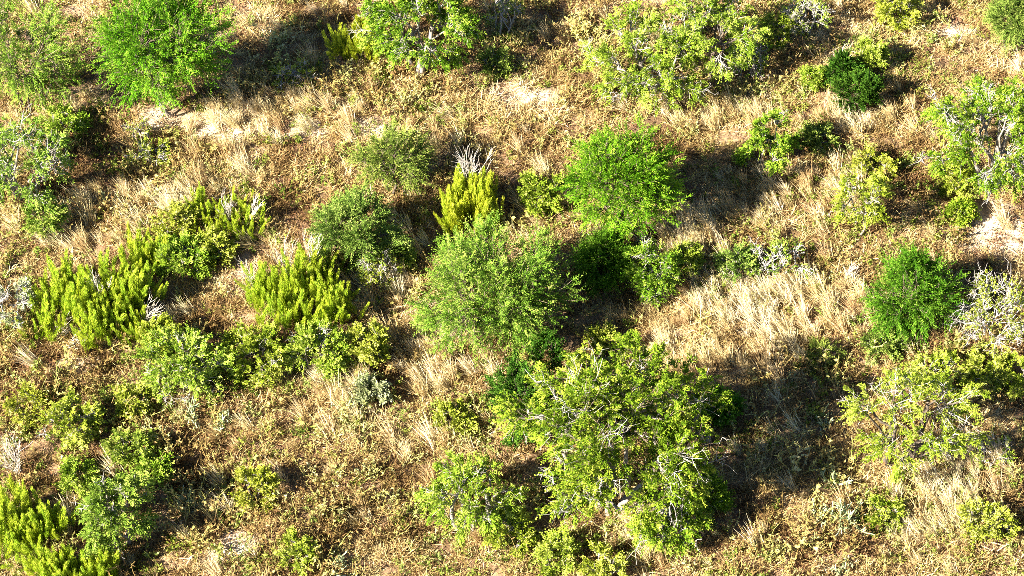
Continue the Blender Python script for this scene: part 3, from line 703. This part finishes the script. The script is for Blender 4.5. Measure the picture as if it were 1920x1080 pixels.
leafy('low yellow green bush above the slim sparse mesquite', (9.04, 3.57), (.65, .5, .3), .3, 515, 'shrub_yel', nsp=3)
leafy('small sunlit bush at the edge of the central shadow', (2.07, -1.76), (.4, .35, .32), .3, 516, 'shrub_yel', nl=7, nsp=3)
leafy('olive green low bush left of the grey tangled shrub', (5.51, 0.33), (.6, .45, .4), .4, 517, 'fea_grey', nsp=4)
leafy('pale green bush at the lower right end of the largest mesquite', (4.38, -6.38), (.55, .5, .45), .5, 518, 'mesq', sp=(.2, 12, .07, .025))
leafy('yellow green bush below the pale bottom mesquite', (0.99, -7.87), (.6, .5, .4), .4, 519, 'shrub_yel', nsp=4)
leafy('low pale yellow bush behind the open lime mesquite', (9.90, -2.88), (.9, .55, .35), .35, 520, 'shrub_yel', nsp=3, nl=11)
leafy('small green bush under the top left feathery tree', (-11.27, 4.99), (.6, .45, .35), .35, 521, 'shrub', nsp=4)
leafy('olive weed bush on the right edge near the bottom', (10.46, -7.16), (.7, .5, .4), .4, 522, 'shrub_yel', nsp=3, nl=10)
leafy('yellow green bush right of the tallest pencil cactus', (8.21, -6.84), (.45, .4, .35), .35, 523, 'shrub', nsp=3)
leafy('low green bush left of the two deep green upper right shrubs', (7.83, 6.65), (.45, .35, .3), .3, 524, 'shrub', nsp=4)
# pale twiggy shrubs
twiggy('grey tangled leafless shrub in the straw right of centre', (6.34, 0.37), (1.0, .62, .5), .55, 601, 'shrub', nsp=2, bare_n=12)
twiggy('large pale twiggy shrub with yellow leaves at the right edge', (11.35, -1.69), (1.15, 1.15, .9), .95, 602, 'shrub_yel', nl=16, ntw=16, nsp=3, bare_n=20)
twiggy('white twig tangle at the top edge beside dark shade', (7.70, 8.67), (.75, .6, .6), .7, 603, 'mesq_cool', bare_n=14, nsp=2)
twiggy('white forked dead branches in front of the dark trunked mesquite', (6.08, 7.22), (.6, .6, .7), .7, 604, 'mesq', bare_n=9, nsp=2)
twiggy('small white branching shrub right of the largest lime plume shrub', (-3.16, 0.13), (.62, .5, .5), .6, 605, 'shrub_yel', bare_n=9, nsp=2)
twiggy('small grey forked twigs under the large bright tree', (-9.39, 4.71), (.4, .35, .35), .35, 606, 'shrub_yel', bare_n=6, nl=6, nsp=1)
twiggy('low pale twigs with olive leaves on the upper left grass', (-8.95, 3.97), (.7, .5, .3), .3, 607, 'shrub_yel', bare_n=7, nl=8, nsp=2)
twiggy('thin sprawling twigs with few leaves beside the upper left shadow', (-5.65, 6.65), (.62, .55, .4), .4, 608, 'shrub_yel', bare_n=6, nl=8, nsp=2)
twiggy('pale green twiggy shrub on the left edge beside the widest plume shrub', (-11.81, -1.08), (.75, .85, .55), .6, 609, 'sage', bare_n=9, nsp=3)
twiggy('dead grey branches in the shade at the right edge', (10.97, -5.21), (.6, .5, .4), .4, 610, 'shrub', bare_n=6, nl=7, nsp=1)
twiggy('leafless grey branches over the shadow at the top centre', (-0.21, 8.70), (.6, .5, .5), .8, 611, 'shrub', bare_n=7, nl=7, nsp=1)
# pencil cactus
cactus('tallest pale pencil cactus at the lower right beside the bright straw', (7.45, -6.95), .85, 701, 13)
cactus('small green pencil cactus left of the tallest one', (6.86, -6.84), .45, 702, 7)
cactus('pale pencil cactus in the shade edge above the tallest one', (7.25, -5.88), .6, 703, 6)
cactus('pale pencil cactus spreading in the shadow left of the open lime mesquite', (7.14, -4.23), .5, 704, 8)
cactus('silvery pencil cactus on the red brown litter at the lower left', (-6.62, -4.15), .5, 705, 9)
cactus('silvery pencil cactus below the broad leafy shrub', (-7.32, -3.96), .55, 706, 9)
cactus('white tipped pencil cactus in the dark hollow at the lower left', (-7.25, -6.45), .5, 707, 12)
cactus('pale pencil cactus in the brown grass below the left leafy row', (-3.73, -4.03), .5, 708, 8)
cactus('pale pencil cactus cut by the bottom edge left of centre', (-3.73, -8.11), .55, 709, 12)
cactus('whitish pencil cactus on the bottom edge below the tallest one', (7.25, -8.13), .4, 710, 8)
cactus('blue green small cactus in the largest shadow', (6.44, -3.00), .35, 711, 7)
cactus('two pronged pale cactus in the grass at the upper left', (-9.94, 2.54), .6, 712, 2)
# dead stems
dead_clump('white dead stems standing above the lower left corner shrub', (-11.12, -5.61), .95, 801, 14, .2, (-.2, .1))
dead_clump('fallen pale stems in front of the widest plume shrub', (-10.57, -1.90), .8, 802, 7, .3, (1.3, 0))
dead_clump('pale bent grass stems standing alone left of the dark round shrub', (7.99, 0.12), .5, 803, 6, .15, (.5, .2))
# seedlings and small bushes between the larger plants
leafy('pale weed bush in the leaf litter under the lower left leafy row', (-8.70, -3.77), (.5, .45, .3), .3, 901, 'shrub_yel', nsp=3)
leafy('pale green low bush above the cool green mesquite', (-8.55, -5.17), (.65, .5, .35), .35, 902, 'mesq_cool', nsp=4)
leafy('small green bush between the cool green mesquite and red litter', (-8.02, -5.72), (.4, .35, .3), .3, 903, 'shrub', nsp=4)
leafy('yellow green tuft bush left of the pale low shrub', (-11.01, -3.92), (.6, .5, .3), .3, 904, 'shrub_yel', nsp=3)
leafy('small leafy bush left of the widest feathery shrub near the white branches', (-2.78, 0.89), (.4, .35, .35), .35, 905, 'shrub', nsp=4)
leafy('olive seedling bush among the brown weeds left of the largest mesquite', (-1.34, -4.08), (.5, .45, .3), .3, 906, 'shrub_yel', nsp=3)
leafy('green bush hugging the upper left of the cool green mesquite', (-9.66, -5.94), (.5, .45, .4), .4, 907, 'shrub', nsp=4)
leafy('pale bush between the dark trunked mesquite and the top white twig tangle', (6.85, 8.42), (.6, .5, .4), .4, 908, 'mesq_pale', nsp=4)
leafy('low olive bush right of the small lone mesquite', (7.65, 4.48), (.55, .45, .3), .3, 909, 'fea_grey', nsp=4)
leafy('pale yellow bush at the left foot of the tall right edge mesquite', (10.97, 3.12), (.5, .45, .4), .4, 911, 'mesq_pale', nsp=4)
leafy('lime bush under the pale twiggy shrub at the right edge', (11.00, -2.92), (.7, .55, .4), .4, 912, 'shrub_yel', nsp=4)
leafy('yellow green bush on the shade edge right of the open lime mesquite', (11.62, -2.92), (.6, .5, .4), .4, 913, 'mesq_pale', nsp=4)
leafy('small olive bush in front of the dark round shrub', (8.75, -2.05), (.5, .4, .3), .3, 914, 'fea_grey', nsp=4)
leafy('pale green bush in the tangle behind the widest plume shrub', (-8.20, 1.70), (.7, .5, .4), .4, 915, 'shrub_yel', nsp=4)
leafy('low pale leafy bush beneath the loose lime plume shrub', (-7.23, 0.89), (.6, .45, .35), .35, 916, 'shrub_yel', nsp=4)
leafy('dim bush in the shade right of the top edge mesquite', (-0.42, 7.33), (.5, .45, .3), .3, 917, 'fea_grey', nsp=3)
leafy('low bush on the right flank of the pale bottom mesquite', (0.00, -7.38), (.6, .5, .4), .4, 918, 'mesq_pale', nsp=4)
leafy('leafy bush in front of the largest mesquite trunk cut by the bottom edge', (1.97, -8.21), (.6, .5, .4), .4, 919, 'shrub_yel', nsp=3)
leafy('bluish green bush below the left edge mesquite', (-11.32, 1.70), (.5, .5, .4), .4, 920, 'mesq_cool', nsp=4)
leafy('sunlit bush in the brown weeds at the bottom left of centre', (-4.67, -7.87), (.5, .45, .3), .3, 921, 'shrub_yel', nsp=3)
leafy('small green bush at the far right under the tall mesquite', (11.00, 2.14), (.4, .35, .3), .3, 922, 'mesq', nsp=4)
leafy('small bush right of the slim bright green shrub', (4.25, 0.59), (.4, .35, .3), .3, 924, 'shrub_yel', nsp=4)

cover()
